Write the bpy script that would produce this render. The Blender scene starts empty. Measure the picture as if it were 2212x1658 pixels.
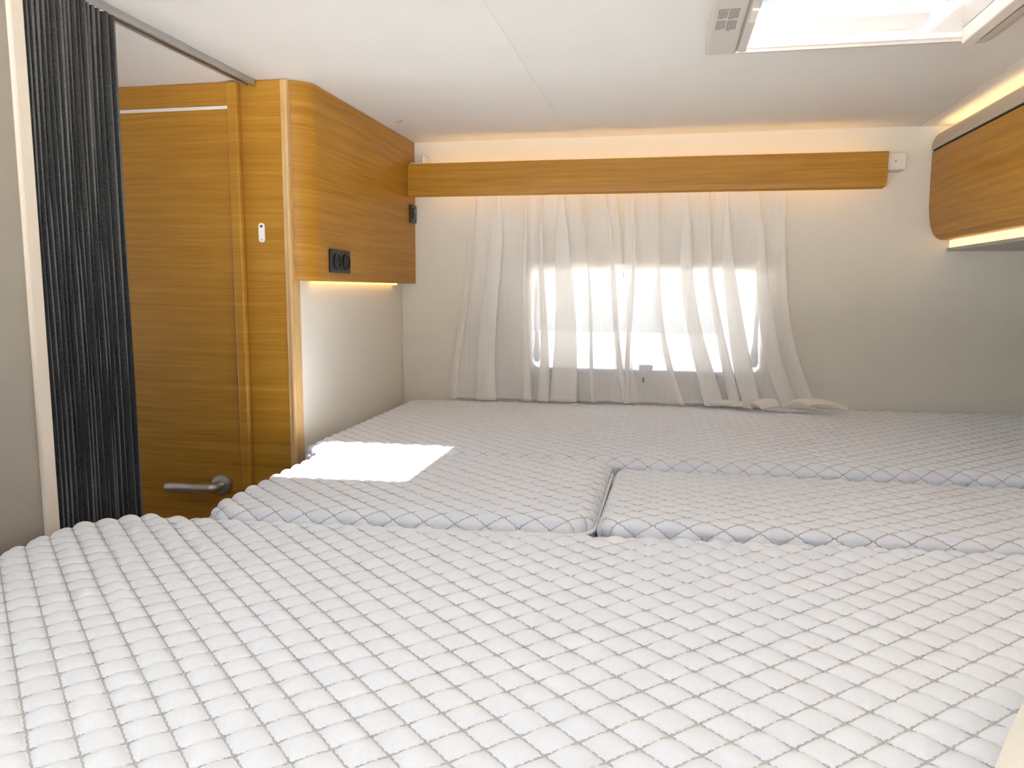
import bpy, bmesh, math, random
import numpy as np
from mathutils import Matrix, Vector

random.seed(4)
rng = np.random.default_rng(4)
S = bpy.context.scene
COL = S.collection

# ------------------------------------------------------------------ camera
FPX, CAMZ = 1613.33, 0.4298
R = [[0.9799010885, 0.1993484105, 0.0073530935],
     [-0.0322553005, 0.1219606247, 0.9920106862],
     [-0.1968589656, 0.9723095275, -0.1259394118]]
cd = bpy.data.cameras.new('camera')
cam = bpy.data.objects.new('camera', cd)
COL.objects.link(cam)
m = Matrix(((R[0][0], R[1][0], -R[2][0], 0), (R[0][1], R[1][1], -R[2][1], 0),
            (R[0][2], R[1][2], -R[2][2], CAMZ), (0, 0, 0, 1)))
cam.matrix_world = m
cd.sensor_fit = 'HORIZONTAL'
cd.sensor_width = 36.0
cd.lens = FPX / 2212 * 36.0
cd.clip_start = 0.01
S.camera = cam

# ------------------------------------------------------------------ light
W = bpy.data.worlds.new('sky')
S.world = W
W.use_nodes = True
nt = W.node_tree
bg = nt.nodes['Background']
sky = nt.nodes.new('ShaderNodeTexSky')
sky.sky_type = 'HOSEK_WILKIE'
SUN_TO = Vector((1.125, -0.145, 1.0)).normalized()      # towards the sun
sky.sun_direction = SUN_TO
sky.turbidity = 2.6
sky.ground_albedo = 0.5
hsv = nt.nodes.new('ShaderNodeHueSaturation')
hsv.inputs['Saturation'].default_value = 1.0
nt.links.new(sky.outputs[0], hsv.inputs['Color'])
wb = nt.nodes.new('ShaderNodeMix')             # camera white balance is set for the warm lamps, so daylight reads cool
wb.data_type = 'RGBA'
wb.blend_type = 'MULTIPLY'
wb.inputs['Factor'].default_value = 1.0
wb.inputs[7].default_value = (0.80, 0.97, 1.24, 1)
nt.links.new(hsv.outputs[0], wb.inputs[6])
nt.links.new(wb.outputs[2], bg.inputs['Color'])
bg.inputs['Strength'].default_value = 3.4

sd = bpy.data.lights.new('sun', 'SUN')
sd.energy = 125.0
sd.angle = math.radians(0.9)
sd.color = (1.0, 0.99, 0.98)
so = bpy.data.objects.new('sun', sd)
so.rotation_euler = (-SUN_TO).to_track_quat('-Z', 'Y').to_euler()
so.location = (4, 0, 5)
COL.objects.link(so)


def portal(name, loc, direction, sx, sy):
    l = bpy.data.lights.new(name, 'AREA')
    l.shape = 'RECTANGLE'
    l.size, l.size_y = sx, sy
    l.cycles.is_portal = True
    o = bpy.data.objects.new(name, l)
    o.location = loc
    o.rotation_euler = Vector(direction).to_track_quat('-Z', 'Y').to_euler()
    COL.objects.link(o)
    return o


portal('skylight_portal', (0.335, 1.42, 1.06), (0, 0, -1), 0.40, 0.40)
portal('rear_window_portal', (-0.067, 2.56, 0.323), (0, -1, 0), 0.78, 0.35)
portal('front_window_portal', (0.0, -0.28, 0.49), (0, 1, 0), 1.90, 0.74)
portal('living_window_portal', (-3.28, 0.95, 0.25), (1, 0, 0), 1.30, 0.95)

VS = S.view_settings
S.display_settings.display_device = 'sRGB'
VS.view_transform = 'Standard'
VS.look = 'None'
VS.use_curve_mapping = False
VS.gamma = 1.0
VS.exposure = 0.22
S.cycles.max_bounces = 14
S.cycles.diffuse_bounces = 8
S.cycles.transparent_max_bounces = 40
S.cycles.sample_clamp_indirect = 60.0
S.cycles.caustics_reflective = False
S.cycles.caustics_refractive = False


# ------------------------------------------------------------------ materials
def srgb(r, g, b):
    f = lambda c: ((c / 255 + 0.055) / 1.055) ** 2.4 if c > 10 else c / 255 / 12.92
    return (f(r), f(g), f(b), 1)


def mat(name, color, rough=0.5, metal=0.0, noise=0.0, nscale=40, bump=0.0, spec=0.4):
    m = bpy.data.materials.new(name)
    m.use_nodes = True
    n, l = m.node_tree.nodes, m.node_tree.links
    p = n['Principled BSDF']
    p.inputs['Base Color'].default_value = color
    p.inputs['Roughness'].default_value = rough
    p.inputs['Metallic'].default_value = metal
    p.inputs['Specular IOR Level'].default_value = spec
    if noise or bump:
        tc = n.new('ShaderNodeTexCoord')
        nz = n.new('ShaderNodeTexNoise')
        nz.inputs['Scale'].default_value = nscale
        nz.inputs['Detail'].default_value = 4
        l.new(tc.outputs['Object'], nz.inputs['Vector'])
        if noise:
            r = n.new('ShaderNodeMapRange')
            r.inputs['From Min'].default_value = 0.25
            r.inputs['From Max'].default_value = 0.75
            r.inputs['To Min'].default_value = 1 - noise
            r.inputs['To Max'].default_value = 1 + noise
            l.new(nz.outputs['Fac'], r.inputs['Value'])
            mx = n.new('ShaderNodeVectorMath')
            mx.operation = 'SCALE'
            mx.inputs[0].default_value = color[:3]
            l.new(r.outputs[0], mx.inputs['Scale'])
            l.new(mx.outputs[0], p.inputs['Base Color'])
        if bump:
            b = n.new('ShaderNodeBump')
            b.inputs['Strength'].default_value = bump
            b.inputs['Distance'].default_value = 0.002
            l.new(nz.outputs['Fac'], b.inputs['Height'])
            l.new(b.outputs[0], p.inputs['Normal'])
    return m


def wood(name, dark, mid, light, scale=(1.6, 1.6, 75), warp=0.10, rough=0.42):
    """oak veneer, grain lying across the panel"""
    m = bpy.data.materials.new(name)
    m.use_nodes = True
    n, l = m.node_tree.nodes, m.node_tree.links
    p = n['Principled BSDF']
    tc = n.new('ShaderNodeTexCoord')
    # slow warp bends the grain into long cathedral lines
    nw = n.new('ShaderNodeTexNoise')
    nw.inputs['Scale'].default_value = 2.2
    nw.inputs['Detail'].default_value = 2
    l.new(tc.outputs['Object'], nw.inputs['Vector'])
    sub = n.new('ShaderNodeVectorMath')
    sub.operation = 'SUBTRACT'
    sub.inputs[1].default_value = (0.5, 0.5, 0.5)
    l.new(nw.outputs['Color'], sub.inputs[0])
    sc = n.new('ShaderNodeVectorMath')
    sc.operation = 'MULTIPLY'
    sc.inputs[1].default_value = (0, 0, warp * 0.25)
    l.new(sub.outputs[0], sc.inputs[0])
    ad = n.new('ShaderNodeVectorMath')
    ad.operation = 'ADD'
    l.new(tc.outputs['Object'], ad.inputs[0])
    l.new(sc.outputs[0], ad.inputs[1])
    mp = n.new('ShaderNodeMapping')
    mp.inputs['Scale'].default_value = scale
    l.new(ad.outputs[0], mp.inputs['Vector'])
    n1 = n.new('ShaderNodeTexNoise')
    n1.inputs['Scale'].default_value = 1.0
    n1.inputs['Detail'].default_value = 5
    n1.inputs['Roughness'].default_value = 0.62
    l.new(mp.outputs[0], n1.inputs['Vector'])
    mp2 = n.new('ShaderNodeMapping')
    mp2.inputs['Scale'].default_value = (scale[0] * 4, scale[1] * 4, scale[2] * 7)
    l.new(ad.outputs[0], mp2.inputs['Vector'])
    n2 = n.new('ShaderNodeTexNoise')
    n2.inputs['Scale'].default_value = 1.0
    n2.inputs['Detail'].default_value = 3
    l.new(mp2.outputs[0], n2.inputs['Vector'])
    mxf = n.new('ShaderNodeMix')
    mxf.data_type = 'FLOAT'
    mxf.inputs['Factor'].default_value = 0.42
    l.new(n1.outputs['Fac'], mxf.inputs['A'])
    l.new(n2.outputs['Fac'], mxf.inputs['B'])
    cr = n.new('ShaderNodeValToRGB')
    e = cr.color_ramp.elements
    e[0].position, e[0].color = 0.26, dark
    e[1].position, e[1].color = 0.74, light
    k = e.new(0.48)
    k.color = mid
    l.new(mxf.outputs['Result'], cr.inputs['Fac'])
    l.new(cr.outputs[0], p.inputs['Base Color'])
    p.inputs['Roughness'].default_value = rough
    p.inputs['Specular IOR Level'].default_value = 0.35
    b = n.new('ShaderNodeBump')
    b.inputs['Strength'].default_value = 0.12
    b.inputs['Distance'].default_value = 0.001
    l.new(mxf.outputs['Result'], b.inputs['Height'])
    l.new(b.outputs[0], p.inputs['Normal'])
    return m


def emit(name, color, strength):
    m = bpy.data.materials.new(name)
    m.use_nodes = True
    n, l = m.node_tree.nodes, m.node_tree.links
    n.remove(n['Principled BSDF'])
    e = n.new('ShaderNodeEmission')
    e.inputs['Color'].default_value = color
    e.inputs['Strength'].default_value = strength
    l.new(e.outputs[0], n['Material Output'].inputs['Surface'])
    return m


def sheet(name, clear, tint, diffuse, translucent, weave=0.0):
    """thin see-through sheet: part clear, part scattering"""
    m = bpy.data.materials.new(name)
    m.use_nodes = True
    n, l = m.node_tree.nodes, m.node_tree.links
    n.remove(n['Principled BSDF'])
    t = n.new('ShaderNodeBsdfTransparent')
    t.inputs['Color'].default_value = tint
    d = n.new('ShaderNodeBsdfDiffuse')
    d.inputs['Color'].default_value = diffuse
    tl = n.new('ShaderNodeBsdfTranslucent')
    tl.inputs['Color'].default_value = translucent
    m1 = n.new('ShaderNodeMixShader')
    m1.inputs['Fac'].default_value = 0.30
    l.new(d.outputs[0], m1.inputs[1])
    l.new(tl.outputs[0], m1.inputs[2])
    m2 = n.new('ShaderNodeMixShader')
    m2.inputs['Fac'].default_value = 1 - clear
    l.new(t.outputs[0], m2.inputs[1])
    l.new(m1.outputs[0], m2.inputs[2])
    if weave:
        tc = n.new('ShaderNodeTexCoord')
        nz = n.new('ShaderNodeTexNoise')
        mp = n.new('ShaderNodeMapping')
        mp.inputs['Scale'].default_value = (160, 160, 6)
        l.new(tc.outputs['Object'], mp.inputs['Vector'])
        l.new(mp.outputs[0], nz.inputs['Vector'])
        nz.inputs['Scale'].default_value = 1
        r = n.new('ShaderNodeMapRange')
        r.inputs['To Min'].default_value = 1 - clear - weave
        r.inputs['To Max'].default_value = 1 - clear + weave
        l.new(nz.outputs['Fac'], r.inputs['Value'])
        l.new(r.outputs[0], m2.inputs['Fac'])
    l.new(m2.outputs[0], n['Material Output'].inputs['Surface'])
    return m


def glassy(name, tint, gloss=0.06, haze=0.0):
    m = bpy.data.materials.new(name)
    m.use_nodes = True
    n, l = m.node_tree.nodes, m.node_tree.links
    n.remove(n['Principled BSDF'])
    t = n.new('ShaderNodeBsdfTransparent')
    t.inputs['Color'].default_value = tint
    g = n.new('ShaderNodeBsdfGlossy')
    g.inputs['Roughness'].default_value = 0.05
    mx = n.new('ShaderNodeMixShader')
    mx.inputs['Fac'].default_value = gloss
    l.new(t.outputs[0], mx.inputs[1])
    l.new(g.outputs[0], mx.inputs[2])
    out = mx
    if haze:
        tl = n.new('ShaderNodeBsdfTranslucent')
        tl.inputs['Color'].default_value = (0.95, 0.95, 0.95, 1)
        m2 = n.new('ShaderNodeMixShader')
        m2.inputs['Fac'].default_value = haze
        l.new(mx.outputs[0], m2.inputs[1])
        l.new(tl.outputs[0], m2.inputs[2])
        out = m2
    l.new(out.outputs[0], n['Material Output'].inputs['Surface'])
    return m


WARM = (1.0, 0.57, 0.14, 1)
M = {
    'wall': mat('off white wall vinyl', (0.72, 0.685, 0.60, 1), 0.55, noise=0.015, nscale=18, bump=0.03),
    'panel': mat('white wall panel', (0.75, 0.715, 0.64, 1), 0.5, noise=0.01, nscale=10),
    'ceiling': mat('white ceiling board', (0.73, 0.712, 0.675, 1), 0.5, noise=0.012, nscale=9),
    'divider': mat('greige divider panel', (0.32, 0.285, 0.235, 1), 0.5, noise=0.02, nscale=12),
    'trimlight': mat('cream edge trim', (0.66, 0.58, 0.48, 1), 0.4),
    'oak': wood('oak veneer', srgb(136, 90, 15), srgb(168, 117, 31), srgb(193, 146, 56)),
    'oakpale': wood('pale oak edge profile', srgb(178, 140, 88), srgb(200, 164, 112), srgb(216, 184, 134), scale=(20, 20, 2)),
    'oakdark': mat('oak edge band', srgb(150, 104, 48), 0.45, noise=0.08, nscale=60),
    'black': mat('black plastic', (0.012, 0.010, 0.010, 1), 0.32),
    'blackgloss': mat('gloss black plastic', (0.008, 0.007, 0.007, 1), 0.12),
    'gap': mat('dark gap strip', (0.015, 0.011, 0.011, 1), 0.8),
    'plastic': mat('cream plastic', (0.74, 0.68, 0.60, 1), 0.4),
    'whiteplastic': mat('white plastic', (0.84, 0.82, 0.79, 1), 0.35),
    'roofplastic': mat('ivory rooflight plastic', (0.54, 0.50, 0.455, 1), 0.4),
    'greyplastic': mat('grey plastic', (0.30, 0.30, 0.31, 1), 0.4),
    'alu': mat('brushed aluminium', (0.52, 0.51, 0.49, 1), 0.42, metal=0.9, noise=0.05, nscale=90),
    'nickel': mat('satin nickel', (0.50, 0.46, 0.43, 1), 0.38, metal=0.85),
    'felt': mat('charcoal pleated fabric', (0.052, 0.051, 0.050, 1), 0.95, noise=0.5, nscale=420, bump=0.4, spec=0.1),
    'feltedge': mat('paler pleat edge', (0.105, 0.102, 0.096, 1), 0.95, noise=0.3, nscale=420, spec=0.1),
    'ticking': mat('white quilted knit', (0.735, 0.765, 0.815, 1), 0.9, noise=0.025, nscale=300, bump=0.12, spec=0.15),
    'thread': mat('grey quilting thread', (0.46, 0.465, 0.48, 1), 0.85, spec=0.15),
    'piping': mat('white piping', (0.84, 0.83, 0.81, 1), 0.7),
    'cushion': mat('cream cushion cover', (0.86, 0.82, 0.74, 1), 0.85, noise=0.02, nscale=200, bump=0.1),
    'shelf': mat('grey laminate', (0.42, 0.40, 0.37, 1), 0.5, noise=0.02),
    'floor': wood('floor planks', srgb(96, 78, 60), srgb(120, 99, 78), srgb(140, 118, 94), scale=(3, 14, 1)),
    'led': emit('warm led diffuser', WARM, 2.8),
    'ledbar': emit('warm led bar', WARM, 4.9),
    'curtain': sheet('sheer voile', 0.25, (1, 1, 1, 1), (0.95, 0.935, 0.91, 1), (0.95, 0.94, 0.92, 1), 0.05),
    'pane': glassy('window acrylic', (0.72, 0.73, 0.73, 1), 0.05),
    'clearpane': glassy('clear glazing', (0.95, 0.96, 0.97, 1), 0.05),
    'dome': glassy('rooflight acrylic', (0.50, 0.505, 0.51, 1), 0.04, 0.028),
    'print': mat('grey label ink', (0.22, 0.20, 0.18, 1), 0.7),
    'asphalt': mat('pale asphalt', (0.42, 0.41, 0.40, 1), 0.9, noise=0.1, nscale=12),
    'van': mat('white vehicle paint', (0.88, 0.88, 0.88, 1), 0.3),
    'vanglass': mat('grey tinted glass', (0.12, 0.14, 0.17, 1), 0.1),
}


# ------------------------------------------------------------------ helpers
def empty(name, loc=(0, 0, 0), label=None, cat=None, kind=None, group=None):
    o = bpy.data.objects.new(name, None)
    o.empty_display_size = 0.05
    o.location = loc
    COL.objects.link(o)
    tag(o, label, cat, kind, group)
    return o


def tag(o, label=None, cat=None, kind=None, group=None):
    for k, v in (('label', label), ('category', cat), ('kind', kind), ('group', group)):
        if v:
            o[k] = v
    return o


def base_of(o):
    v = Vector((0, 0, 0))
    while o is not None:
        v += o.location
        o = o.parent
    return v


def obj(name, verts, faces, material, parent=None, smooth=False, loc=(0, 0, 0)):
    """verts are in world space; the object sits on its parent's base"""
    off = base_of(parent) if parent is not None else Vector(loc)
    v = np.asarray(verts, dtype=np.float64) - np.array(off)
    me = bpy.data.meshes.new(name)
    me.from_pydata(v.tolist(), [], [list(f) for f in faces])
    if smooth:
        me.polygons.foreach_set('use_smooth', [True] * len(me.polygons))
    me.materials.append(M[material] if isinstance(material, str) else material)
    me.update()
    o = bpy.data.objects.new(name, me)
    if parent is not None:
        o.parent = parent
    else:
        o.location = loc
    COL.objects.link(o)
    return o


class MB:
    def __init__(self):
        self.v, self.f = [], []

    def add(self, v, f):
        n = len(self.v)
        self.v += [tuple(p) for p in v]
        self.f += [tuple(i + n for i in q) for q in f]
        return self

    def box(self, x0, x1, y0, y1, z0, z1, bev=0.0, seg=2):
        if bev <= 0:
            v = [(x, y, z) for x in (x0, x1) for y in (y0, y1) for z in (z0, z1)]
            f = [(0, 1, 3, 2), (4, 6, 7, 5), (0, 4, 5, 1), (2, 3, 7, 6), (0, 2, 6, 4), (1, 5, 7, 3)]
            return self.add(v, f)
        b = bmesh.new()
        bmesh.ops.create_cube(b, size=1)
        for w in b.verts:
            w.co = Vector(((x0 + x1) / 2 + w.co.x * (x1 - x0), (y0 + y1) / 2 + w.co.y * (y1 - y0), (z0 + z1) / 2 + w.co.z * (z1 - z0)))
        bmesh.ops.bevel(b, geom=b.edges[:], offset=bev, segments=seg, affect='EDGES', profile=0.5)
        b.verts.index_update()
        v = [w.co[:] for w in b.verts]
        f = [[w.index for w in q.verts] for q in b.faces]
        b.free()
        return self.add(v, f)

    def prism(self, pts, axis, a, b):
        """closed 2-D outline swept along an axis from a to b"""
        n = len(pts)
        put = {'x': lambda p, t: (t, p[0], p[1]), 'y': lambda p, t: (p[0], t, p[1]), 'z': lambda p, t: (p[0], p[1], t)}[axis]
        v = [put(p, a) for p in pts] + [put(p, b) for p in pts]
        f = [tuple(range(n))[::-1], tuple(range(n, 2 * n))]
        f += [(i, (i + 1) % n, n + (i + 1) % n, n + i) for i in range(n)]
        return self.add(v, f)

    def tube(self, pts, r, n=10, closed=False, cap=True):
        pts = [Vector(p) for p in pts]
        rs = r if isinstance(r, (list, tuple)) else [r] * len(pts)
        rings = []
        N = len(pts)
        prev = None
        for i, p in enumerate(pts):
            a = pts[(i - 1) % N] if (closed or i > 0) else p
            c = pts[(i + 1) % N] if (closed or i < N - 1) else p
            t = (c - a).normalized()
            ref = prev if prev is not None else (Vector((0, 0, 1)) if abs(t.z) < 0.9 else Vector((1, 0, 0)))
            u = (ref - t * ref.dot(t)).normalized()
            w = t.cross(u)
            prev = u
            rings.append([p + (u * math.cos(2 * math.pi * k / n) + w * math.sin(2 * math.pi * k / n)) * rs[i] for k in range(n)])
        v = [q for ring in rings for q in ring]
        f = []
        for i in range(N if closed else N - 1):
            j = (i + 1) % N
            f += [(i * n + k, i * n + (k + 1) % n, j * n + (k + 1) % n, j * n + k) for k in range(n)]
        if cap and not closed:
            f += [tuple(range(n))[::-1], tuple(range((N - 1) * n, N * n))]
        return self.add(v, f)

    def disc(self, c, axis, r0, h0, h1, n=28, r1=None):
        """cylinder (or cone frustum) along axis 'x' or 'y' or 'z'"""
        r1 = r0 if r1 is None else r1
        def put(a, rr, h):
            ca, sa = math.cos(a) * rr, math.sin(a) * rr
            return {'x': (h, c[0] + ca, c[1] + sa), 'y': (c[0] + ca, h, c[1] + sa), 'z': (c[0] + ca, c[1] + sa, h)}[axis]
        v = [put(2 * math.pi * k / n, r0, h0) for k in range(n)] + [put(2 * math.pi * k / n, r1, h1) for k in range(n)]
        f = [tuple(range(n))[::-1], tuple(range(n, 2 * n))] + [(k, (k + 1) % n, n + (k + 1) % n, n + k) for k in range(n)]
        return self.add(v, f)

    def out(self, name, material, parent=None, smooth=False, loc=(0, 0, 0)):
        o = obj(name, self.v, self.f, material, parent, smooth, loc)
        b = bmesh.new()
        b.from_mesh(o.data)
        bmesh.ops.recalc_face_normals(b, faces=b.faces[:])
        b.to_mesh(o.data)
        b.free()
        return o


def rrect(x0, x1, z0, z1, r, n=6):
    pts = []
    for cx, cz, a0 in ((x1 - r, z1 - r, 0), (x0 + r, z1 - r, 90), (x0 + r, z0 + r, 180), (x1 - r, z0 + r, 270)):
        for k in range(n + 1):
            a = math.radians(a0 + 90 * k / n)
            pts.append((cx + r * math.cos(a), cz + r * math.sin(a)))
    return pts


def ring(mb, outer, inner, axis, a, b):
    """frame between two outlines of equal point count"""
    n = len(outer)
    put = {'x': lambda p, t: (t, p[0], p[1]), 'y': lambda p, t: (p[0], t, p[1]), 'z': lambda p, t: (p[0], p[1], t)}[axis]
    v = [put(p, a) for p in outer] + [put(p, a) for p in inner] + [put(p, b) for p in outer] + [put(p, b) for p in inner]
    f = []
    for i in range(n):
        j = (i + 1) % n
        f += [(i, j, n + j, n + i), (2 * n + i, 3 * n + i, 3 * n + j, 2 * n + j),
              (i, 2 * n + i, 2 * n + j, j), (n + i, n + j, 3 * n + j, 3 * n + i)]
    return mb.add(v, f)


# ------------------------------------------------------------------ room shell
CZ = 0.92            # ceiling height
HX0, HX1, HY0, HY1 = 0.141, 0.528, 1.235, 1.604      # rooflight opening

tag(MB().box(-3.25, 1.2, -0.26, 2.55, -1.05, -1.0).out('floor', 'floor'), kind='structure')

ceil = empty('ceiling', (0, 0, CZ), kind='structure')
MB().box(-3.25, -0.3206, -0.16, 2.54, CZ, CZ + 0.03).out('ceiling_panel', 'ceiling', ceil)
c2 = MB()
c2.box(-0.3199, HX0, -0.16, 2.54, CZ, CZ + 0.03)
c2.box(HX1, 0.7245, -0.16, 2.54, CZ, CZ + 0.03)
c2.box(HX0, HX1, -0.16, HY0, CZ, CZ + 0.03)
c2.box(HX0, HX1, HY1, 2.54, CZ, CZ + 0.03)
c2.out('ceiling_panel', 'ceiling', ceil)
MB().box(0.7275, 1.2, -0.16, 2.54, CZ - 0.001, CZ + 0.03).out('ceiling_panel', 'ceiling', ceil)
MB().box(-0.3207, -0.3198, -0.16, 2.54, CZ + 0.0008, CZ + 0.034).out('joint_backing', 'ceiling', ceil)
MB().box(0.7244, 0.7276, -0.16, 2.54, CZ + 0.0030, CZ + 0.034).out('joint_backing', 'ceiling', ceil)

# rear wall with the window opening
WX0, WX1, WZ0, WZ1 = -0.447, 0.313, 0.150, 0.492
w = MB()
w.box(-3.25, WX0, 2.5, 2.54, -1.0, CZ + 0.03)
w.box(WX1, 1.2, 2.5, 2.54, -1.0, CZ + 0.03)
w.box(WX0, WX1, 2.5, 2.54, WZ1, CZ + 0.03)
w.box(WX0, WX1, 2.5, 2.54, -1.0, WZ0)
tag(w.out('wall_rear', 'wall'), kind='structure')
# right wall behind the overhead cabinets
tag(MB().box(1.16, 1.2, -0.16, 2.5, -1.0, CZ).out('wall_right', 'wall'), kind='structure')
# wall behind the camera, with its window
w = MB()
w.box(-3.25, -0.95, -0.26, -0.12, -1.0, CZ)
w.box(0.95, 1.16, -0.26, -0.12, -1.0, CZ)
w.box(-0.95, 0.95, -0.26, -0.12, 0.86, CZ)
w.box(-0.95, 0.95, -0.26, -0.12, -1.0, 0.12)
tag(w.out('wall_front', 'wall'), kind='structure')
# far end of the living area beyond the door passage, with the windscreen opening
w = MB()
w.box(-3.25, -3.21, -0.12, 0.30, -1.0, CZ)
w.box(-3.25, -3.21, 1.60, 2.5, -1.0, CZ)
w.box(-3.25, -3.21, 0.30, 1.60, 0.725, CZ)
w.box(-3.25, -3.21, 0.30, 1.60, -1.0, -0.225)
tag(w.out('wall_living', 'wall'), kind='structure')

# left divider beside the bed, with its pale end post
wl = empty('wall_left', (-0.97, 0.4, -1.0), kind='structure')
MB().box(-1.00, -0.962, -0.12, 0.985, -1.0, CZ).out('divider_panel', 'divider', wl)
MB().box(-1.003, -0.956, 0.985, 1.013, -1.0, CZ, 0.004).out('end_post', 'trimlight', wl)

# oak wall round the door
wd = empty('wall_door', (-1.2, 1.70, -1.0), kind='structure')
MB().box(-3.21, -1.0475, 1.700, 1.735, 0.8665, CZ - 0.001).out('fascia_board', 'oak', wd)
MB().box(-3.21, -1.66, 1.700, 1.735, -1.0, 0.8665).out('wall_board', 'oak', wd)
MB().box(-1.0475, -1.0190, 1.688, 1.735, -1.0, CZ - 0.001, 0.0065, 4).out('door_jamb', 'oak', wd)
MB().box(-1.0192, -1.0148, 1.7015, 1.720, -1.0, CZ - 0.001).out('jamb_groove', 'oakdark', wd)
MB().box(-1.015, -0.911, 1.7005, 1.735, -1.0, CZ - 0.001).out('column_board', 'oak', wd)

MB().box(-1.058, -1.040, 1.7355, 1.739, -1.0, 0.875).out('gap_backing', 'gap', wd)  # dark strip added behind the door gap to block stray light
MB().box(-1.66, -1.04, 1.7355, 1.739, 0.856, 0.8755).out('gap_backing', 'whiteplastic', wd)  # added behind the top gap so no outside light leaks through

# rounded corner profile
t = MB()
t.box(-0.9115, -0.902, 1.698, 1.74, -1.0, CZ - 0.001, 0.0015)
t.box(-0.9020, -0.8935, 1.6945, 1.74, -1.0, CZ - 0.001, 0.003, 3)
tag(t.out('trim_1', 'oakpale'), kind='structure')

# white wall under the oak cabinet
tag(MB().box(-0.93, -0.90, 1.7405, 2.499, -1.0, 0.447).out('wall_side', 'panel'), kind='structure')
# slim quarter bead in the corner with the rear wall
tag(MB().box(-0.8995, -0.8945, 2.4935, 2.4995, 0.03, 0.4455, 0.002).out('trim_2', 'panel'), kind='structure')

# ------------------------------------------------------------------ door
d = empty('door_1', (-1.25, 1.7, -1.0), kind='structure')
MB().box(-1.645, -1.0530, 1.7015, 1.732, -0.985, 0.8575, 0.0012).out('door_leaf', 'oak', d)
MB().box(-1.645, -1.0485, 1.7045, 1.734, 0.8577, 0.8660).out('lit_gap_strip', 'whiteplastic', d)  # white colour stands in for room light shining through the gap
h = MB()
h.disc((-1.108, -0.077), 'y', 0.0265, 1.702, 1.6935, 32)
h.disc((-1.108, -0.077), 'y', 0.0265, 1.6935, 1.691, 32, 0.0235)
rose = h.out('handle_rose', 'nickel', d, True)
h = MB()
pts = [(-1.108, 1.694, -0.077)]
for k in range(7):
    a = math.radians(90 * k / 6)
    pts.append((-1.108 - 0.016 * (1 - math.cos(a)), 1.672 - 0.016 * math.sin(a), -0.0775))
pts += [(-1.17, 1.656, -0.0785), (-1.236, 1.656, -0.0800), (-1.2395, 1.656, -0.0801)]
h.tube(pts, [0.0125] * (len(pts) - 1) + [0.0105], 18)
h.out('handle_lever', 'nickel', d, True)

# ------------------------------------------------------------------ oak corner cabinet
BX = -0.85
cab = empty('corner_cabinet', (-0.9, 2.1, 0.446), 'oak corner cabinet with rounded front edge, high on the left wall beside the sheer curtain', 'cabinet')
out = [(-0.893, 1.7095)]
for k in range(13):
    a = math.radians(-82 + 82 * k / 12)
    out.append((BX - 0.062 + 0.062 * math.cos(a), 1.772 + 0.062 * math.sin(a)))
out += [(BX, 2.4985), (-0.925, 2.4985), (-0.925, 1.7095)]
c = MB().prism(out, 'z', 0.4465, CZ - 0.001)
body = c.out('cabinet_body', 'oak', cab)
for p in body.data.polygons:
    p.use_smooth = abs(p.normal.z) < 0.5
body.data.set_sharp_from_angle(angle=math.radians(30))
e = [(x + 0.0004, y) for x, y in out[:-2]] + [(BX - 0.003, 2.4985)] + [(x - 0.0026, y + 0.0026) for x, y in out[:-3]][::-1]
MB().box(-0.8945, -0.8815, 1.80, 2.40, 0.4405, 0.4463).out('led_strip', 'led', cab)

# socket on its face
s = empty('double_socket', (BX, 1.869, 0.498), 'black double socket low on the oak corner cabinet', 'socket')
MB().box(BX - 0.001, BX + 0.009, 1.811, 1.931, 0.469, 0.529, 0.003).out('cover_plate', 'black', s)
for yc in (1.843, 1.899):
    q = MB()
    ri = [(yc + 0.0215 * math.cos(2 * math.pi * k / 28), 0.499 + 0.0215 * math.sin(2 * math.pi * k / 28)) for k in range(28)]
    rj = [(yc + 0.0175 * math.cos(2 * math.pi * k / 28), 0.499 + 0.0175 * math.sin(2 * math.pi * k / 28)) for k in range(28)]
    ring(q, ri, rj, 'x', BX + 0.0085, BX + 0.0125)
    o = q.out('socket_ring', 'blackgloss', s)
    MB().disc((yc, 0.499), 'x', 0.0174, BX + 0.0088, BX + 0.0098).out('socket_insert', 'black', o)

u = empty('usb_socket', (BX, 2.465, 0.68), 'small black socket at the far edge of the oak cabinet, just below the pelmet', 'socket')
MB().box(BX - 0.001, BX + 0.008, 2.437, 2.494, 0.650, 0.709, 0.003).out('cover_plate', 'black', u)
MB().box(BX + 0.0075, BX + 0.011, 2.450, 2.481, 0.661, 0.698, 0.0015).out('insert', 'blackgloss', u)
MB().disc((2.468, 0.690), 'x', 0.003, BX + 0.0108, BX + 0.012, 12).out('indicator', 'whiteplastic', u)

# small metal catch plate on the column
p = empty('catch_plate', (-0.971, 1.70, 0.56), 'small white metal plate with a hole on the oak column', 'plate')
MB().prism(rrect(-0.9788, -0.9632, 0.539, 0.5855, 0.0076, 8), 'y', 1.7006, 1.6975).out('plate', 'whiteplastic', p)
MB().disc((-0.971, 0.5775), 'y', 0.0030, 1.6976, 1.6968, 16).out('hole', 'black', p)
MB().disc((-0.971, 0.5455), 'y', 0.0022, 1.6976, 1.6968, 12).out('screw', 'alu', p)

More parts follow.
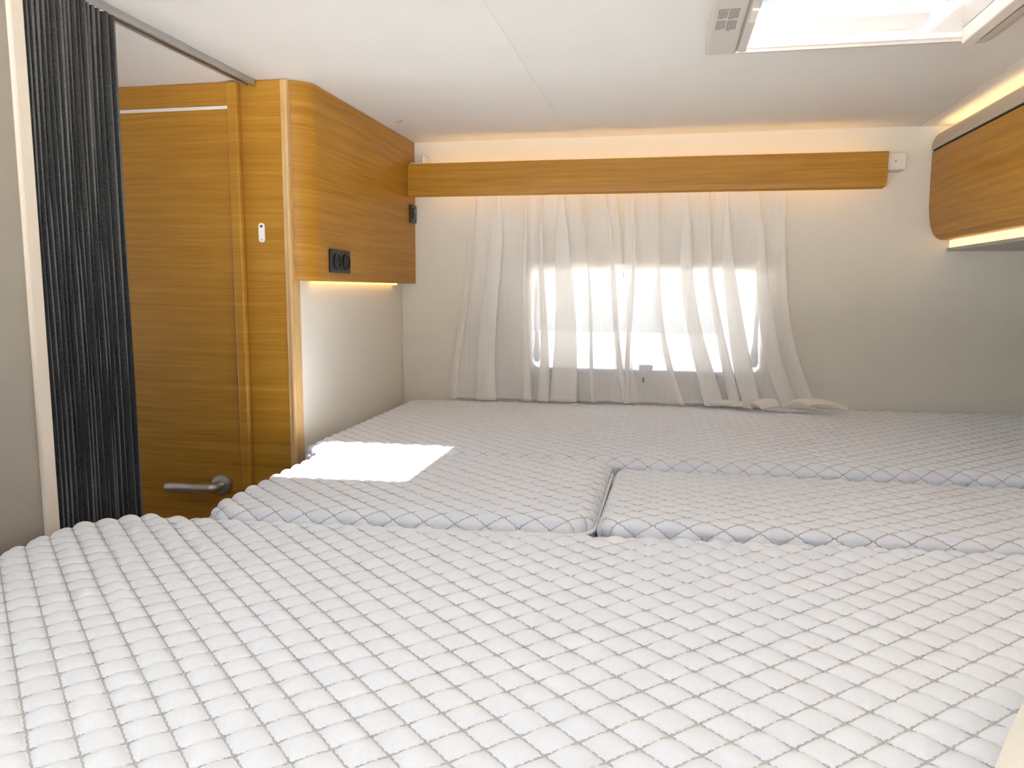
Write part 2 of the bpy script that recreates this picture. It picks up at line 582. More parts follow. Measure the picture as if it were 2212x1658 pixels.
# ------------------------------------------------------------------ rear window
wn = empty('window_1', (-0.067, 2.5, 0.32), kind='structure')
inn = rrect(-0.440, 0.307, 0.163, 0.487, 0.022, 6)
outr = rrect(-0.480, 0.346, 0.118, 0.520, 0.030, 6)
q = MB()
ring(q, outr, inn, 'y', 2.489, 2.5005)
q.out('frame', 'plastic', wn)
q = MB()
ring(q, rrect(-0.4465, 0.3125, 0.1505, 0.4915, 0.012, 6), inn, 'y', 2.5005, 2.545)
q.out('reveal', 'plastic', wn)
MB().prism(rrect(-0.455, 0.32, 0.145, 0.50, 0.03, 6), 'y', 2.545, 2.551).out('pane', 'pane', wn)
MB().box(-0.445, 0.312, 2.479, 2.489, 0.4905, 0.517, 0.003).out('blind_cassette', 'plastic', wn)
MB().box(-0.445, 0.312, 2.4785, 2.489, 0.126, 0.1625, 0.003).out('blind_cassette', 'plastic', wn)
MB().box(-0.436, 0.303, 2.4765, 2.4790, 0.1455, 0.1605, 0.0008).out('pull_bar', 'greyplastic', wn)
for x, sgn in ((-0.4235, 1), (0.2905, -1)):
    st = MB()
    st.tube([(x, 2.515, 0.452), (x, 2.507, 0.44), (x + 0.001 * sgn, 2.507, 0.26)], 0.0075, 10)
    st.tube([(x + 0.001 * sgn, 2.507, 0.265), (x + 0.002 * sgn, 2.506, 0.225), (x + 0.002 * sgn, 2.506, 0.20), (x + 0.001 * sgn, 2.507, 0.186)], [0.0075, 0.012, 0.0125, 0.008], 12)
    st.out('window_stay', 'greyplastic', wn, True)
lt = MB()
lt.box(-0.078, -0.032, 2.505, 2.525, 0.166, 0.183, 0.005, 3)
lt.box(-0.066, -0.044, 2.470, 2.479, 0.128, 0.148, 0.003)
lt.out('latch', 'greyplastic', wn)

# windows behind the camera and at the far end of the living area
wn = empty('window_2', (0.0, -0.14, 0.5), kind='structure')
q = MB()
ring(q, rrect(-0.955, 0.98, 0.09, 0.89, 0.03), rrect(-0.94, 0.94, 0.13, 0.85, 0.04), 'y', -0.119, -0.109)
q.out('frame', 'plastic', wn)
MB().box(-0.95, 0.95, -0.25, -0.246, 0.12, 0.86).out('pane', 'clearpane', wn)
wn = empty('window_3', (-3.23, 0.95, 0.25), kind='structure')
q = MB()
ring(q, rrect(0.26, 1.64, -0.265, 0.765, 0.03), rrect(0.305, 1.595, -0.22, 0.72, 0.04), 'x', -3.209, -3.195)
q.out('frame', 'plastic', wn)
MB().box(-3.248, -3.244, 0.30, 1.60, -0.225, 0.725).out('pane', 'clearpane', wn)

# ------------------------------------------------------------------ pelmet
pl = empty('curtain_pelmet', (-0.1, 2.44, 0.78), 'long oak pelmet board above the sheer curtain', 'pelmet')
prof = [(2.4215, 0.8375), (2.4205, 0.836), (2.4200, 0.752), (2.4215, 0.737), (2.4245, 0.7315), (2.436, 0.7315), (2.436, 0.8375)]
b = MB()
xa, xb = -0.8485, 0.6275
n = len(prof)
shr = [0 if z > 0.745 else (0.004 if z > 0.734 else 0.010) for y, z in prof]
v = [(xa, y, z) for y, z in prof] + [(xb - shr[i], y, z) for i, (y, z) in enumerate(prof)]
b.add(v, [tuple(range(n))[::-1], tuple(range(n, 2 * n))] + [(i, (i + 1) % n, n + (i + 1) % n, n + i) for i in range(n)])
b.out('pelmet_board', 'oak', pl)
br = MB()
br.box(0.615, 0.682, 2.437, 2.498, 0.786, 0.836, 0.004)
eb = br.out('end_bracket', 'plastic', pl)
MB().disc((0.652, 0.8115), 'y', 0.0026, 2.4374, 2.4362, 12).out('screw', 'greyplastic', eb)
br = MB()
br.box(-0.846, -0.805, 2.437, 2.498, 0.792, 0.845, 0.003)
br.box(-0.805, -0.797, 2.440, 2.498, 0.792, 0.866, 0.003)
br.out('end_bracket', 'plastic', pl)
MB().box(-0.79, 0.60, 2.4445, 2.4585, 0.806, 0.812).out('led_strip', 'ledbar', pl)
MB().box(-0.84, 0.61, 2.4605, 2.4665, 0.752, 0.760).out('curtain_track', 'whiteplastic', pl)
MB().box(-0.79, 0.60, 2.4395, 2.4445, 0.750, 0.754).out('led_strip', 'led', pl)


# ------------------------------------------------------------------ sheer curtain
def far_z(x, y):
    return 0.047 + 0.012 * (x + 0.86)


cur = empty('sheer_curtain', (-0.1, 2.46, 0.06), 'white sheer curtain in two panels hanging over the window down to the far mattress', 'curtain')


def curtain_panel(xtl, xtr, xbpts, n, seed, amp, extra, wexp, nu=420, ztop=0.752):
    r = np.random.default_rng(seed)
    uu = np.linspace(0, 1, nu)
    ph = 2 * np.pi * n * (uu + 0.025 * np.sin(2 * np.pi * 1.7 * uu + r.uniform(0, 6)) + 0.014 * np.sin(2 * np.pi * 4.3 * uu + r.uniform(0, 6)))
    am = amp * (1 + 0.35 * np.sin(2 * np.pi * 2.3 * uu + r.uniform(0, 6)))
    side = np.clip(np.minimum(uu, 1 - uu) / 0.05, 0, 1)
    xb = np.interp(uu, [a for a, _ in xbpts], [c for _, c in xbpts])
    xt = xtl + (xtr - xtl) * uu
    slen = ztop - 0.07
    nv = 74
    svals = np.concatenate([np.linspace(0, 0.04, 8)[:-1], np.linspace(0.04, 1.0, nv - 20), 1 + np.linspace(0.02, 1, 13)])
    P = []
    for s in svals:
        v = min(s, 1.0)
        lay = max(0.0, s - 1.0)
        wv = v ** wexp
        grow = 0.55 + 0.45 * min(1, v * 5) + 0.25 * v
        drift = 0.012 * np.sin(2 * np.pi * (v * 0.8) + ph / n * 1.3) * v
        x = xt * (1 - wv) + xb * wv + am * grow * np.sin(ph) * side * (1 + 0.5 * v) + drift
        y = 2.4585 + 0.0145 * grow * np.cos(ph + 0.4 * np.sin(3 * v)) * (0.4 + 0.6 * side) - 0.006 * v
        ex = np.array([extra(t) for t in uu])
        zb = 0.047 + 0.012 * (x + 0.86) + 0.007
        z = ztop - v * (ztop - zb)
        if s > 0.9:          # ease on to the mattress
            k = (min(s, 1.0) - 0.9) / 0.1
            y = y - 0.02 * k * k * np.clip(ex / 0.05, 0, 1)
        if lay > 0:
            y = y - lay * ex
            x = x + lay * ex * 0.55
            z = zb + np.clip(ex / 0.05, 0, 1) * (0.013 * np.sin(math.pi * lay) * (1 + np.sin(ph * 0.7 + 1)) + 0.015 * lay * (1 + np.sin(ph * 0.55))) * 0.9
        if s < 0.04:         # gathered heading tape
            x = x + 0.0025 * np.sin(ph * 4) * (1 - s / 0.04)
        P.append(np.stack([x, y, z], 1))
    P = np.concatenate(P)
    nr = len(svals)
    F = [(i * nu + j, i * nu + j + 1, (i + 1) * nu + j + 1, (i + 1) * nu + j) for i in range(nr - 1) for j in range(nu - 1)]
    return P, F


P, F = curtain_panel(-0.638, -0.165, [(0, -0.705), (0.12, -0.64), (0.22, -0.575), (0.38, -0.46), (0.6, -0.33), (0.8, -0.20), (1, -0.075)],
                     7.0, 3, 0.0235, lambda t: 0.0015, 1.1)
obj('curtain_panel', P, F, 'curtain', cur, True)
P, F = curtain_panel(-0.135, 0.352, [(0, -0.150), (0.16, -0.03), (0.2, 0.05), (0.45, 0.18), (0.7, 0.33), (0.9, 0.43), (1, 0.475)],
                     6.6, 11, 0.0235, lambda t: 0.001 + 0.105 * max(0, min(1, (t - 0.2) / 0.6)) ** 1.2, 2.3)
obj('curtain_panel', P, F, 'curtain', cur, True)

# ------------------------------------------------------------------ right overhead cabinet
oc = empty('overhead_cabinet', (0.95, 1.3, 0.55), 'long oak overhead cabinet on the right with lit cove above and below', 'cabinet')
Y0, Y1 = -0.118, 2.497
door = [(0.7665, 0.843), (0.7668, 0.78), (0.7675, 0.735)]
for k in range(13):
    t = k / 12
    door.append(((1 - t) ** 2 * 0.7685 + 2 * t * (1 - t) * 0.7725 + t * t * 0.812, (1 - t) ** 2 * 0.695 + 2 * t * (1 - t) * 0.590 + t * t * 0.5855))
door += [(0.826, 0.5858), (0.826, 0.598), (0.806, 0.612), (0.792, 0.655), (0.786, 0.72), (0.783, 0.843)]
for ya, yb in ((1.385, Y1), (0.262, 1.381), (Y0, 0.258)):
    o = MB().prism(door, 'y', ya, yb).out('cabinet_door', 'oak', oc)
    for p in o.data.polygons:
        p.use_smooth = abs(p.normal.y) < 0.5
    o.data.set_sharp_from_angle(angle=math.radians(35))
MB().box(0.786, 1.159, Y0, Y1, 0.600, 0.845).out('cabinet_body', 'oak', oc)
MB().prism([(0.7695, 0.842), (0.7695, 0.849), (0.80, 0.849), (0.80, 0.842)], 'y', Y0, Y1).out('shadow_gap', 'gap', oc)
fas = [(0.7645, 0.8495), (0.7650, 0.864), (0.7680, 0.875), (0.7725, 0.8845), (0.7780, 0.8930), (0.7800, 0.8950), (0.7820, 0.8945),
       (0.7815, 0.889), (0.7795, 0.881), (0.7785, 0.874), (0.778, 0.862), (0.778, 0.8495)]
o = MB().prism(fas, 'y', Y0, Y1).out('fascia', mat('taupe fascia foil', (0.50, 0.42, 0.33, 1), 0.5), oc)
o.data.set_sharp_from_angle(angle=math.radians(40))
MB().box(0.778, 1.159, Y0, Y1, 0.846, 0.858).out('cabinet_top', 'plastic', oc)
MB().box(0.7840, 0.7885, Y0, Y1 - 0.03, 0.878, 0.8922).out('led_strip', emit('cove led', (1.0, 0.70, 0.34, 1), 9.5), oc)
MB().box(0.7840, 0.830, Y0, Y1, 0.8585, 0.8775).out('led_carrier', 'plastic', oc)
MB().box(0.829, 0.836, Y0, Y1 - 0.01, 0.563, 0.5845, 0.001).out('led_strip', emit('under cabinet led', (1.0, 0.64, 0.28, 1), 2.0), oc)
MB().box(0.836, 1.159, Y0, Y1 - 0.002, 0.563, 0.600).out('light_box', 'plastic', oc)
MB().box(0.826, 1.159, Y0, Y1, 0.5525, 0.562, 0.0015).out('bottom_shelf', 'shelf', oc)

# ------------------------------------------------------------------ rooflight
sk = empty('rooflight', (0.335, 1.42, 0.92), 'white square rooflight with blind cassettes in the ceiling', 'rooflight')
fz = 0.895
q = MB()
q.box(0.063, 0.1215, 1.175, 1.612, fz, CZ - 0.0005, 0.006, 3)
left = q.out('blind_cassette', 'roofplastic', sk)
MB().box(0.1245, 0.1405, 1.18, 1.598, fz + 0.001, CZ - 0.0005, 0.002).out('blind_guide', 'roofplastic', left)
MB().box(0.1210, 0.1250, 1.18, 1.600, fz + 0.002, CZ - 0.0005).out('slit', 'greyplastic', left)
MB().box(0.1275, 0.1385, 1.365, 1.425, fz - 0.0025, fz + 0.002, 0.001).out('blind_catch', 'plastic', left)
q = MB()
q.box(0.528, 0.5535, 1.18, 1.606, fz - 0.004, CZ - 0.0005, 0.003)
right = q.out('blind_bar', 'plastic', sk)
MB().box(0.5530, 0.5590, 1.18, 1.608, fz + 0.0008, CZ - 0.0005).out('slit', 'black', right)
MB().prism([(0.5585, CZ - 0.0005), (0.5585, fz), (0.572, fz), (0.590, fz + 0.008), (0.600, CZ - 0.0005)], 'y', 1.175, 1.622).out('side_moulding', 'roofplastic', sk)
q = MB()
q.prism([(1.6010, fz), (1.611, fz + 0.001), (1.616, fz + 0.010), (1.616, CZ - 0.0005), (1.6010, CZ - 0.0005)], 'x', 0.1215, 0.5585)
q.out('far_rail', 'roofplastic', sk)
MB().box(0.1405, 0.528, 1.5955, 1.6008, fz + 0.006, fz + 0.016, 0.002).out('seal_bead', 'plastic', sk)
MB().box(0.1215, 0.5585, 1.175, 1.236, fz, CZ - 0.0005, 0.004).out('near_rail', 'roofplastic', sk)
# lining of the shaft through the roof
q = MB()
q.box(HX0 - 0.012, HX0 + 0.001, HY0 - 0.012, HY1 + 0.012, CZ - 0.001, 0.965)
q.box(HX1 - 0.001, HX1 + 0.012, HY0 - 0.012, HY1 + 0.012, CZ - 0.001, 0.965)
q.box(HX0, HX1, HY0 - 0.012, HY0 + 0.001, CZ - 0.001, 0.965)
q.box(HX0, HX1, HY1 - 0.001, HY1 + 0.012, CZ - 0.001, 0.965)
q.out('shaft_lining', 'roofplastic', sk)
# acrylic dome with its raised inner pan
nx = 24
gx = np.linspace(HX0 - 0.02, HX1 + 0.02, nx)
gy = np.linspace(HY0 - 0.02, HY1 + 0.02, nx)
gz = lambda a, b: 0.967 + 0.040 * (1 - abs(2 * a - 1) ** 4) * (1 - abs(2 * b - 1) ** 4)
V = [(gx[i], gy[j], gz(i / (nx - 1), j / (nx - 1))) for i in range(nx) for j in range(nx)]
Fq = [(i * nx + j, (i + 1) * nx + j, (i + 1) * nx + j + 1, i * nx + j + 1) for i in range(nx - 1) for j in range(nx - 1)]
dome = obj('dome', V, Fq, 'dome', sk, True)
q = MB()
ring(q, rrect(HX0 + 0.004, HX1 - 0.004, HY0 + 0.004, HY1 - 0.004, 0.03), rrect(HX0 + 0.010, HX1 - 0.010, HY0 + 0.010, HY1 - 0.010, 0.026), 'z', 0.966, 0.972)
q.out('dome_rim', 'roofplastic', dome)
# folding stay and handle of the dome
MB().tube([(0.193, 1.30, 0.951), (0.188, 1.39, 0.949)], 0.0075, 12).out('stay', 'roofplastic', sk, True)
q = MB()
arc = [(0.175 + 0.25 * t, 1.357 + 0.10 * t - 0.03 * math.sin(math.pi * t), 0.962) for t in np.linspace(0, 1, 14)]
q.tube(arc, 0.006, 10)
q.out('handle_bar', 'roofplastic', sk, True)
q = MB()
for k in range(3):
    q.tube([(0.35 + 0.02 * k, 1.335, 0.955), (0.372 + 0.02 * k, 1.40, 0.955)], 0.004, 8)
q.out('lock_lever', 'roofplastic', sk, True)
# printed notice on the left cassette: four blocks of tiny lines
q = MB()
for bx, by, w0, h0 in ((0.0735, 1.357, 0.016, 0.048), (0.0915, 1.357, 0.0165, 0.052), (0.0730, 1.412, 0.0165, 0.048), (0.0915, 1.414, 0.0165, 0.054)):
    nl = 9
    for k in range(nl):
        y = by + h0 * k / nl
        x = bx
        end = bx + w0 * (1 if k < nl - 1 else random.uniform(0.4, 0.8))
        while x < end:
            l_ = min(random.uniform(0.0015, 0.0042), end - x)
            q.box(x, x + l_, y, y + h0 / nl * 0.62, fz - 0.0003, fz + 0.0004)
            x += l_ + 0.0007
o = q.out('printed_notice', 'print', left)
o['kind'] = 'stuff'

# ------------------------------------------------------------------ curtain rail and pleated curtain
rl = empty('curtain_rail', (-0.985, 1.3, 0.92), 'grey aluminium curtain rail running along the ceiling to the oak door wall', 'rail')
q = MB()
q.box(-0.997, -0.972, 0.985, 1.6935, 0.914, 0.9195)
q.box(-0.979, -0.972, 0.985, 1.6935, 0.905, 0.9145, 0.001)
q.box(-0.997, -0.9905, 0.985, 1.6935, 0.905, 0.9145, 0.001)
q.out('rail_profile', 'alu', rl)
MB().box(-0.9900, -0.9795, 0.985, 1.6935, 0.9125, 0.9142).out('runner_slot', 'black', rl)

pc = empty('pleated_curtain', (-0.985, 1.1, -0.95), 'dark grey pleated curtain pushed together beside the pale post on the left', 'curtain')
ys = [1.016]
gaps = [0.0105] * 13 + [0.0125, 0.0155, 0.020, 0.017]
V, Fq = [], []
edge = []
zs = np.linspace(-0.95, 0.898, 26)
y = 1.017
rows = []
for k, g in enumerate(gaps):
    x = -0.956 - random.uniform(0, 0.004)
    rows += [(x, y + g * 0.30), (x + 0.0003, y + g * 0.44), (-1.006 + random.uniform(0, 0.006), y + g * 0.86)]
    y += g
for z in zs:
    wob = 0.0012 * math.sin(z * 7)
    for i, (x, yy) in enumerate(rows):
        V.append((x + 0.0010 * math.sin(z * 9 + i * 1.7), yy + wob + 0.0012 * math.sin(z * 5 + i * 2.1), z))
nr = len(rows)
Fq = [(a * nr + i, a * nr + i + 1, (a + 1) * nr + i + 1, (a + 1) * nr + i) for a in range(len(zs) - 1) for i in range(nr - 1)]
cl = obj('pleated_cloth', V, Fq, 'felt', pc)
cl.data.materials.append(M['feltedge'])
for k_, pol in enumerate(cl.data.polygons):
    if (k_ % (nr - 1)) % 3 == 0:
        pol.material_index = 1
sol = cl.modifiers.new('cloth thickness', 'SOLIDIFY')
sol.thickness = 0.0016
sol.offset = 0
q = MB()
yy = 1.017
for k, g in enumerate(gaps[:-2]):
    q.box(-0.9885, -0.981, yy + 0.002, yy + g - 0.003, 0.897, 0.9125)
    yy += g
q.out('carrier', 'black', pc)['kind'] = 'stuff'
MB().box(-0.999, -0.970, 1.155, 1.200, 0.898, 0.9045, 0.002).out('end_carrier', 'whiteplastic', pc)

# tiny hook on the ceiling
hk = empty('ceiling_hook', (-0.777, 2.165, CZ), 'tiny grey hook on the ceiling above the oak corner cabinet', 'hook')
MB().disc((-0.777, 2.165), 'z', 0.004, CZ - 0.0002, CZ - 0.002, 16).out('hook_base', 'greyplastic', hk)
MB().tube([(-0.777, 2.165, CZ - 0.002), (-0.777, 2.165, CZ - 0.0045), (-0.790, 2.165, CZ - 0.0045)], 0.0013, 8).out('hook_arm', 'greyplastic', hk)


# ------------------------------------------------------------------ mattresses
def inset_poly(poly, r):
    """move every side of a counter-clockwise convex outline in by r"""
    n = len(poly)
    L = []
    for i in range(n):
        p, q_ = np.array(poly[i]), np.array(poly[(i + 1) % n])
        t = (q_ - p) / np.linalg.norm(q_ - p)
        nn = np.array([-t[1], t[0]])
        L.append((p + nn * r, t))
    res = []
    for i in range(n):
        p, t = L[i - 1]
        q_, u_ = L[i]
        A = np.array([t, -u_]).T
        k = np.linalg.solve(A, q_ - p)
        res.append(p + t * k[0])
    return np.array(res)


class Mattress:
    def __init__(self, poly, zfun, s, drop, H, fil=0.030, rc=0.045, angA=-48.0, angB=47.5, origin=(0, 0), seed=1):
        self.rc, self.fil, self.zfun, self.s, self.H = max(rc, fil), fil, zfun, s, H
        self.ins = inset_poly(poly, self.rc)
        self.tmax = fil * math.pi / 2 + drop
        a, b = math.radians(angA), math.radians(angB)
        self.dA = np.array([math.sin(a), math.cos(a)])
        self.dB = np.array([math.sin(b), math.cos(b)])
        self.inv = np.linalg.inv(np.array([self.dA, self.dB]).T)
        self.o = np.array(origin)
        self.amp = np.random.default_rng(seed).uniform(0.82, 1.12, (400, 400))

    def ij(self, p):
        return (p - self.o) @ self.inv.T / self.s

    def xy(self, ij):
        return self.o + self.s * (ij[:, :1] * self.dA + ij[:, 1:] * self.dB)

    def dist(self, p):
        """distance outside the inset outline and its direction"""
        best = np.full(len(p), 1e9)
        near = p.copy()
        inside = np.ones(len(p), bool)
        n = len(self.ins)
        for k in range(n):
            a, b = self.ins[k], self.ins[(k + 1) % n]
            ab = b - a
            t = np.clip(((p - a) @ ab) / (ab @ ab), 0, 1)
            c = a + t[:, None] * ab
            dd = np.linalg.norm(p - c, axis=1)
            w_ = dd < best
            best[w_] = dd[w_]
            near[w_] = c[w_]
            inside &= (ab[0] * (p[:, 1] - a[1]) - ab[1] * (p[:, 0] - a[0])) >= 0
        best[inside] = 0
        nrm = np.where(best[:, None] > 1e-9, (p - near) / np.maximum(best, 1e-9)[:, None], 0)
        return best, nrm

    def edge_t(self, p):
        d_, n_ = self.dist(p)
        return d_ - (self.rc - self.fil), n_

    def place(self, p, lift=0.0, puff=True):
        """fabric point -> point in space and surface normal"""
        t, n = self.edge_t(p)
        ij = self.ij(p)
        tc = np.clip(t, 0, self.tmax)
        ph = np.clip(tc / self.fil, 0, math.pi / 2)
        low = np.maximum(0, tc - self.fil * math.pi / 2)
        hor = self.fil * np.sin(ph)
        down = self.fil * (1 - np.cos(ph)) + low
        tt = np.where(t > 0, t, 0)
        q_ = p + n * (hor - tt)[:, None]
        nn = np.concatenate([n * np.sin(ph)[:, None], np.cos(ph)[:, None]], 1)
        nn /= np.linalg.norm(nn, axis=1)[:, None]
        z = self.zfun(q_[:, 0], q_[:, 1]) - down
        h = np.zeros(len(p))
        if puff:
            fi = np.abs(np.sin(math.pi * ij[:, 0])) ** 0.68
            fj = np.abs(np.sin(math.pi * ij[:, 1])) ** 0.68
            am = self.amp[np.floor(ij[:, 0]).astype(int) % 400, np.floor(ij[:, 1]).astype(int) % 400]
            h = self.H * fi * fj * am - self.H
        return np.concatenate([q_, z[:, None]], 1) + nn * (h + lift)[:, None], nn

    def build(self, name, parent, sub):
        lo = self.ins.min(0) - 0.4
        hi = self.ins.max(0) + 0.4
        cor = np.array([[lo[0], lo[1]], [hi[0], lo[1]], [lo[0], hi[1]], [hi[0], hi[1]]])
        c_ = self.ij(cor)
        i0, i1 = int(np.floor(c_[:, 0].min())), int(np.ceil(c_[:, 0].max()))
        j0, j1 = int(np.floor(c_[:, 1].min())), int(np.ceil(c_[:, 1].max()))
        I = np.arange(i0 * sub, i1 * sub + 1) / sub
        J = np.arange(j0 * sub, j1 * sub + 1) / sub
        g = np.stack(np.meshgrid(I, J, indexing='ij'), -1).reshape(-1, 2)
        p = self.xy(g)
        t, _ = self.edge_t(p)
        ok = (t < self.tmax + 0.6 * self.s / sub * 1.5).reshape(len(I), len(J))
        fm = ok[:-1, :-1] & ok[1:, :-1] & ok[:-1, 1:] & ok[1:, 1:]
        a, b = np.nonzero(fm)
        w_ = len(J)
        quads = np.stack([a * w_ + b, (a + 1) * w_ + b, (a + 1) * w_ + b + 1, a * w_ + b + 1], 1)
        used, invq = np.unique(quads.ravel(), return_inverse=True)
        P3, _ = self.place(p[used])
        q4 = invq.reshape(-1, 4)
        return fast_mesh(name, P3, q4, 'ticking', parent, True)

    def stitches(self, parent, length, width, height, ymin=-9, tilt=22, every=1):
        """one short raised stitch after another along every quilting line"""
        lo = self.ins.min(0) - 0.12
        hi = self.ins.max(0) + 0.12
        cor = np.array([[lo[0], lo[1]], [hi[0], lo[1]], [lo[0], hi[1]], [hi[0], hi[1]]])
        c_ = self.ij(cor)
        r0, r1 = np.floor(c_.min(0)).astype(int), np.ceil(c_.max(0)).astype(int)
        Vs = []
        for ax in (0, 1):
            lines = np.arange(r0[1 - ax], r1[1 - ax] + 1)
            pos = np.arange(r0[ax], r1[ax], length / self.s)
            gl, gp = np.meshgrid(lines, pos, indexing='ij')
            gl, gp = gl.ravel().astype(float), gp.ravel()
            ij = np.stack([gp, gl] if ax == 0 else [gl, gp], 1)
            p = self.xy(ij)
            t, _ = self.edge_t(p)
            keep = (t < self.tmax - length) & (p[:, 1] > ymin)
            p = p[keep]
            k = np.nonzero(keep)[0]
            dr = self.dA if ax == 0 else self.dB
            ang = np.radians(np.where(k % 2 == 0, tilt, -tilt) * (0.7 + 0.6 * rng.random(len(k))))
            cs, sn = np.cos(ang), np.sin(ang)
            d2 = np.stack([dr[0] * cs - dr[1] * sn, dr[0] * sn + dr[1] * cs], 1)
            n2 = np.stack([-d2[:, 1], d2[:, 0]], 1)
            hl = length * 0.62
            ends = []
            for sl, sw, lf in ((-1, -1, 0), (1, -1, 0), (1, 1, 0), (-1, 1, 0), (-0.6, -0.35, 1), (0.6, -0.35, 1), (0.6, 0.35, 1), (-0.6, 0.35, 1)):
                q_ = p + d2 * hl * sl + n2 * width * 0.5 * sw
                base = p + dr * ((q_ - p) @ dr)[:, None]
                B, nn = self.place(base, 0, False)
                Q, _ = self.place(q_, 0, False)
                ends.append(Q + nn * (-self.H + (height if lf else -0.0006)))
            Vs.append(np.stack(ends, 1))
        Vv = np.concatenate(Vs)
        n = len(Vv)
        fb = np.array([[4, 5, 6, 7], [0, 1, 5, 4], [1, 2, 6, 5], [2, 3, 7, 6], [3, 0, 4, 7]])
        q4 = (np.arange(n)[:, None, None] * 8 + fb[None]).reshape(-1, 4)
        o = fast_mesh('quilting_thread', Vv.reshape(-1, 3), q4, 'thread', parent, False)
        o['kind'] = 'stuff'
        return o

    def border(self, parent, drop, r, name='piping'):
        """cord sewn along the side all the way round"""
        pts = []
        n = len(self.ins)
        for k in range(n):
            a, b, c_ = self.ins[k - 1], self.ins[k], self.ins[(k + 1) % n]
            n1 = np.array([(b - a)[1], -(b - a)[0]]) / np.linalg.norm(b - a)
            n2 = np.array([(c_ - b)[1], -(c_ - b)[0]]) / np.linalg.norm(c_ - b)
            a1, a2 = math.atan2(n1[1], n1[0]), math.atan2(n2[1], n2[0])
            while a2 < a1:
                a2 += 2 * math.pi
            for t in np.linspace(a1, a2, 7):
                d_ = np.array([math.cos(t), math.sin(t)])
                q_ = b + d_ * (self.rc - 0.0005)
                pts.append((q_[0], q_[1], float(self.zfun(q_[0], q_[1])) - drop))
        full = []
        for k in range(len(pts)):
            a, b = Vector(pts[k]), Vector(pts[(k + 1) % len(pts)])
            m_ = max(1, int((b - a).length / 0.03))
            full += [tuple(a.lerp(b, t / m_)) for t in range(m_)]
        mb = MB().tube(full, r, 6, closed=True)
        return obj(name, mb.v, mb.f, 'piping', parent, True)


def fast_mesh(name, P3, q4, material, parent, smooth):
    off = np.array(base_of(parent))
    me = bpy.data.meshes.new(name)
    v = (P3 - off).astype(np.float32)
    me.vertices.add(len(v))
    me.vertices.foreach_set('co', v.ravel())
    me.loops.add(len(q4) * 4)
    me.loops.foreach_set('vertex_index', q4.ravel().astype(np.int32))
    me.polygons.add(len(q4))
    me.polygons.foreach_set('loop_start', (np.arange(len(q4)) * 4).astype(np.int32))
    me.polygons.foreach_set('loop_total', np.full(len(q4), 4, np.int32))
    if smooth:
        me.polygons.foreach_set('use_smooth', np.ones(len(q4), bool))
    me.materials.append(M[material])
    me.update(calc_edges=True)
    me.validate()
    o = bpy.data.objects.new(name, me)
    o.parent = parent
    COL.objects.link(o)
    return o


near_z = lambda x, y: 0.045 + 0.020 * (x + 0.80) + 0.008 * np.clip((-0.70 - np.asarray(x)) / 0.22, 0, 1)
inl_z = lambda x, y: 0.056 + 0.022 * (x + 0.77) - 0.012 * (y - 1.13) / 0.5
inr_z = lambda x, y: 0.074 + 0.004 * x - 0.032 * (y - 1.15) / 0.48
FARZ = lambda x, y: 0.047 + 0.012 * (x + 0.86)

root = empty('mattress', (0, 0.5, -0.09), 'large white quilted mattress filling the foreground of the bed', 'mattress')
A = Mattress([(-0.948, -0.115), (1.15, -0.115), (1.15, 1.168), (-0.70, 1.120), (-0.88, 1.100), (-0.950, 1.03)], near_z, 0.0340, 0.10, 0.0088, origin=(-0.512, 0.492), seed=1)
A.build('cover', root, 10)
A.stitches(root, 0.0046, 0.0034, 0.0014, ymin=0.15, tilt=26)

root = empty('mattress', (-0.45, 1.4, -0.09), 'small white quilted infill mattress with sunlit left end, in front of the oak column', 'mattress')
B = Mattress([(-0.775, 1.116), (-0.1000, 1.150), (-0.1000, 1.652), (-0.81, 1.640)], inl_z, 0.0355, 0.080, 0.0064, fil=0.025, rc=0.05, origin=(-0.3, 1.3), seed=2)
B.build('cover', root, 8)
B.stitches(root, 0.0055, 0.0030, 0.0012)
B.border(root, 0.030, 0.0035)

root = empty('mattress', (0.4, 1.4, -0.09), 'white quilted infill mattress right of the bright one, its crossed stitching facing the camera', 'mattress')
C_ = Mattress([(-0.097, 1.148), (1.15, 1.178), (1.15, 1.655), (-0.097, 1.642)], inr_z, 0.0365, 0.080, 0.0064, fil=0.025, rc=0.035, origin=(0.02, 1.18), seed=3)
C_.build('cover', root, 8)
C_.stitches(root, 0.0055, 0.0030, 0.0012)

root = empty('mattress', (0.1, 2.1, -0.09), 'far white quilted mattress lying below the sheer curtain along the rear wall', 'mattress')
D_ = Mattress([(-0.868, 1.652), (1.15, 1.662), (1.15, 2.497), (-0.868, 2.497)], FARZ, 0.0345, 0.105, 0.0054, rc=0.05, origin=(0, 2), seed=4)
D_.build('cover', root, 7)
D_.stitches(root, 0.010, 0.0026, 0.0009, tilt=12)

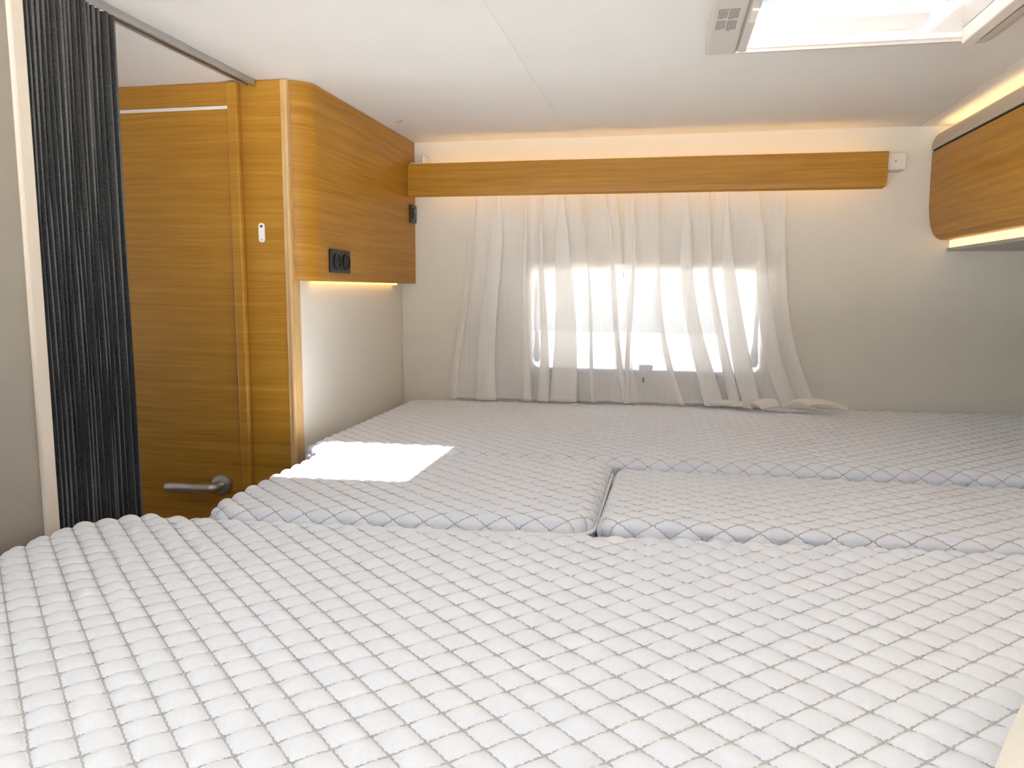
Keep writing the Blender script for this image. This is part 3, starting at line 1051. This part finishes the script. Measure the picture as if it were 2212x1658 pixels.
# bed base under the mattresses
bb = empty('bed_base', (0.1, 1.2, -1.0), 'white bed base carrying the quilted mattresses', 'bed base')
MB().box(-0.955, 1.155, -0.118, 1.10, -0.14, -0.108).out('platform', 'panel', bb)
MB().box(-0.80, 1.155, 1.1005, 1.66, -0.14, -0.108).out('platform', 'panel', bb)
MB().box(-0.895, 1.155, 1.6605, 2.498, -0.14, -0.108).out('platform', 'panel', bb)
MB().box(-0.955, -0.93, -0.118, 1.08, -1.0, -0.14).out('side_panel', 'panel', bb)
MB().box(-0.80, -0.775, 1.08, 1.66, -1.0, -0.14).out('side_panel', 'panel', bb)

# ------------------------------------------------------------------ cushion at the right edge of the frame
cu = empty('pillow', (0.462, 0.412, 0.07), 'cream pillow at the lower right edge, lying on the large quilted mattress', 'pillow')
nu = 40
V, Fq = [], []
ang = math.radians(-31)
for side in (1, -1):
    for i in range(nu):
        for j in range(nu):
            a, b = 2 * i / (nu - 1) - 1, 2 * j / (nu - 1) - 1
            f_ = max(0.0, (1 - abs(a) ** 3.2)) ** 0.5 * max(0.0, (1 - abs(b) ** 3.2)) ** 0.5
            px, py = 0.255 * a * (1 - 0.04 * b * b), 0.20 * b * (1 - 0.04 * a * a)
            z = side * 0.058 * f_
            x = 0.462 + px * math.cos(ang) - py * math.sin(ang)
            y = 0.412 + px * math.sin(ang) + py * math.cos(ang)
            V.append((x, y, float(near_z(x, y)) + 0.061 + z))
for s_ in (0, 1):
    o_ = s_ * nu * nu
    for i in range(nu - 1):
        for j in range(nu - 1):
            Fq.append((o_ + i * nu + j, o_ + (i + 1) * nu + j, o_ + (i + 1) * nu + j + 1, o_ + i * nu + j + 1))
mb = MB()
mb.v, mb.f = V, Fq
mb.out('pillow_cover', 'cushion', cu, True)

# ------------------------------------------------------------------ outside
tag(MB().box(-30, 30, -30, 40, -1.9, -1.8).out('ground', 'asphalt'), kind='structure')
vn = empty('parked_van', (1.8, 7.0, -1.8), 'pale van parked outside, seen faintly through the window and sheer curtain', 'van')
MB().box(0.6, 3.4, 6.2, 8.0, -1.4, 0.85, 0.12, 3).out('van_body', 'van', vn)
MB().box(0.9, 2.2, 6.185, 6.21, -0.1, 0.5, 0.01).out('van_window', 'vanglass', vn)
for xx in (1.1, 2.9):
    MB().disc((xx, -1.45), 'y', 0.34, 6.19, 6.45, 24).out('wheel', 'black', vn)
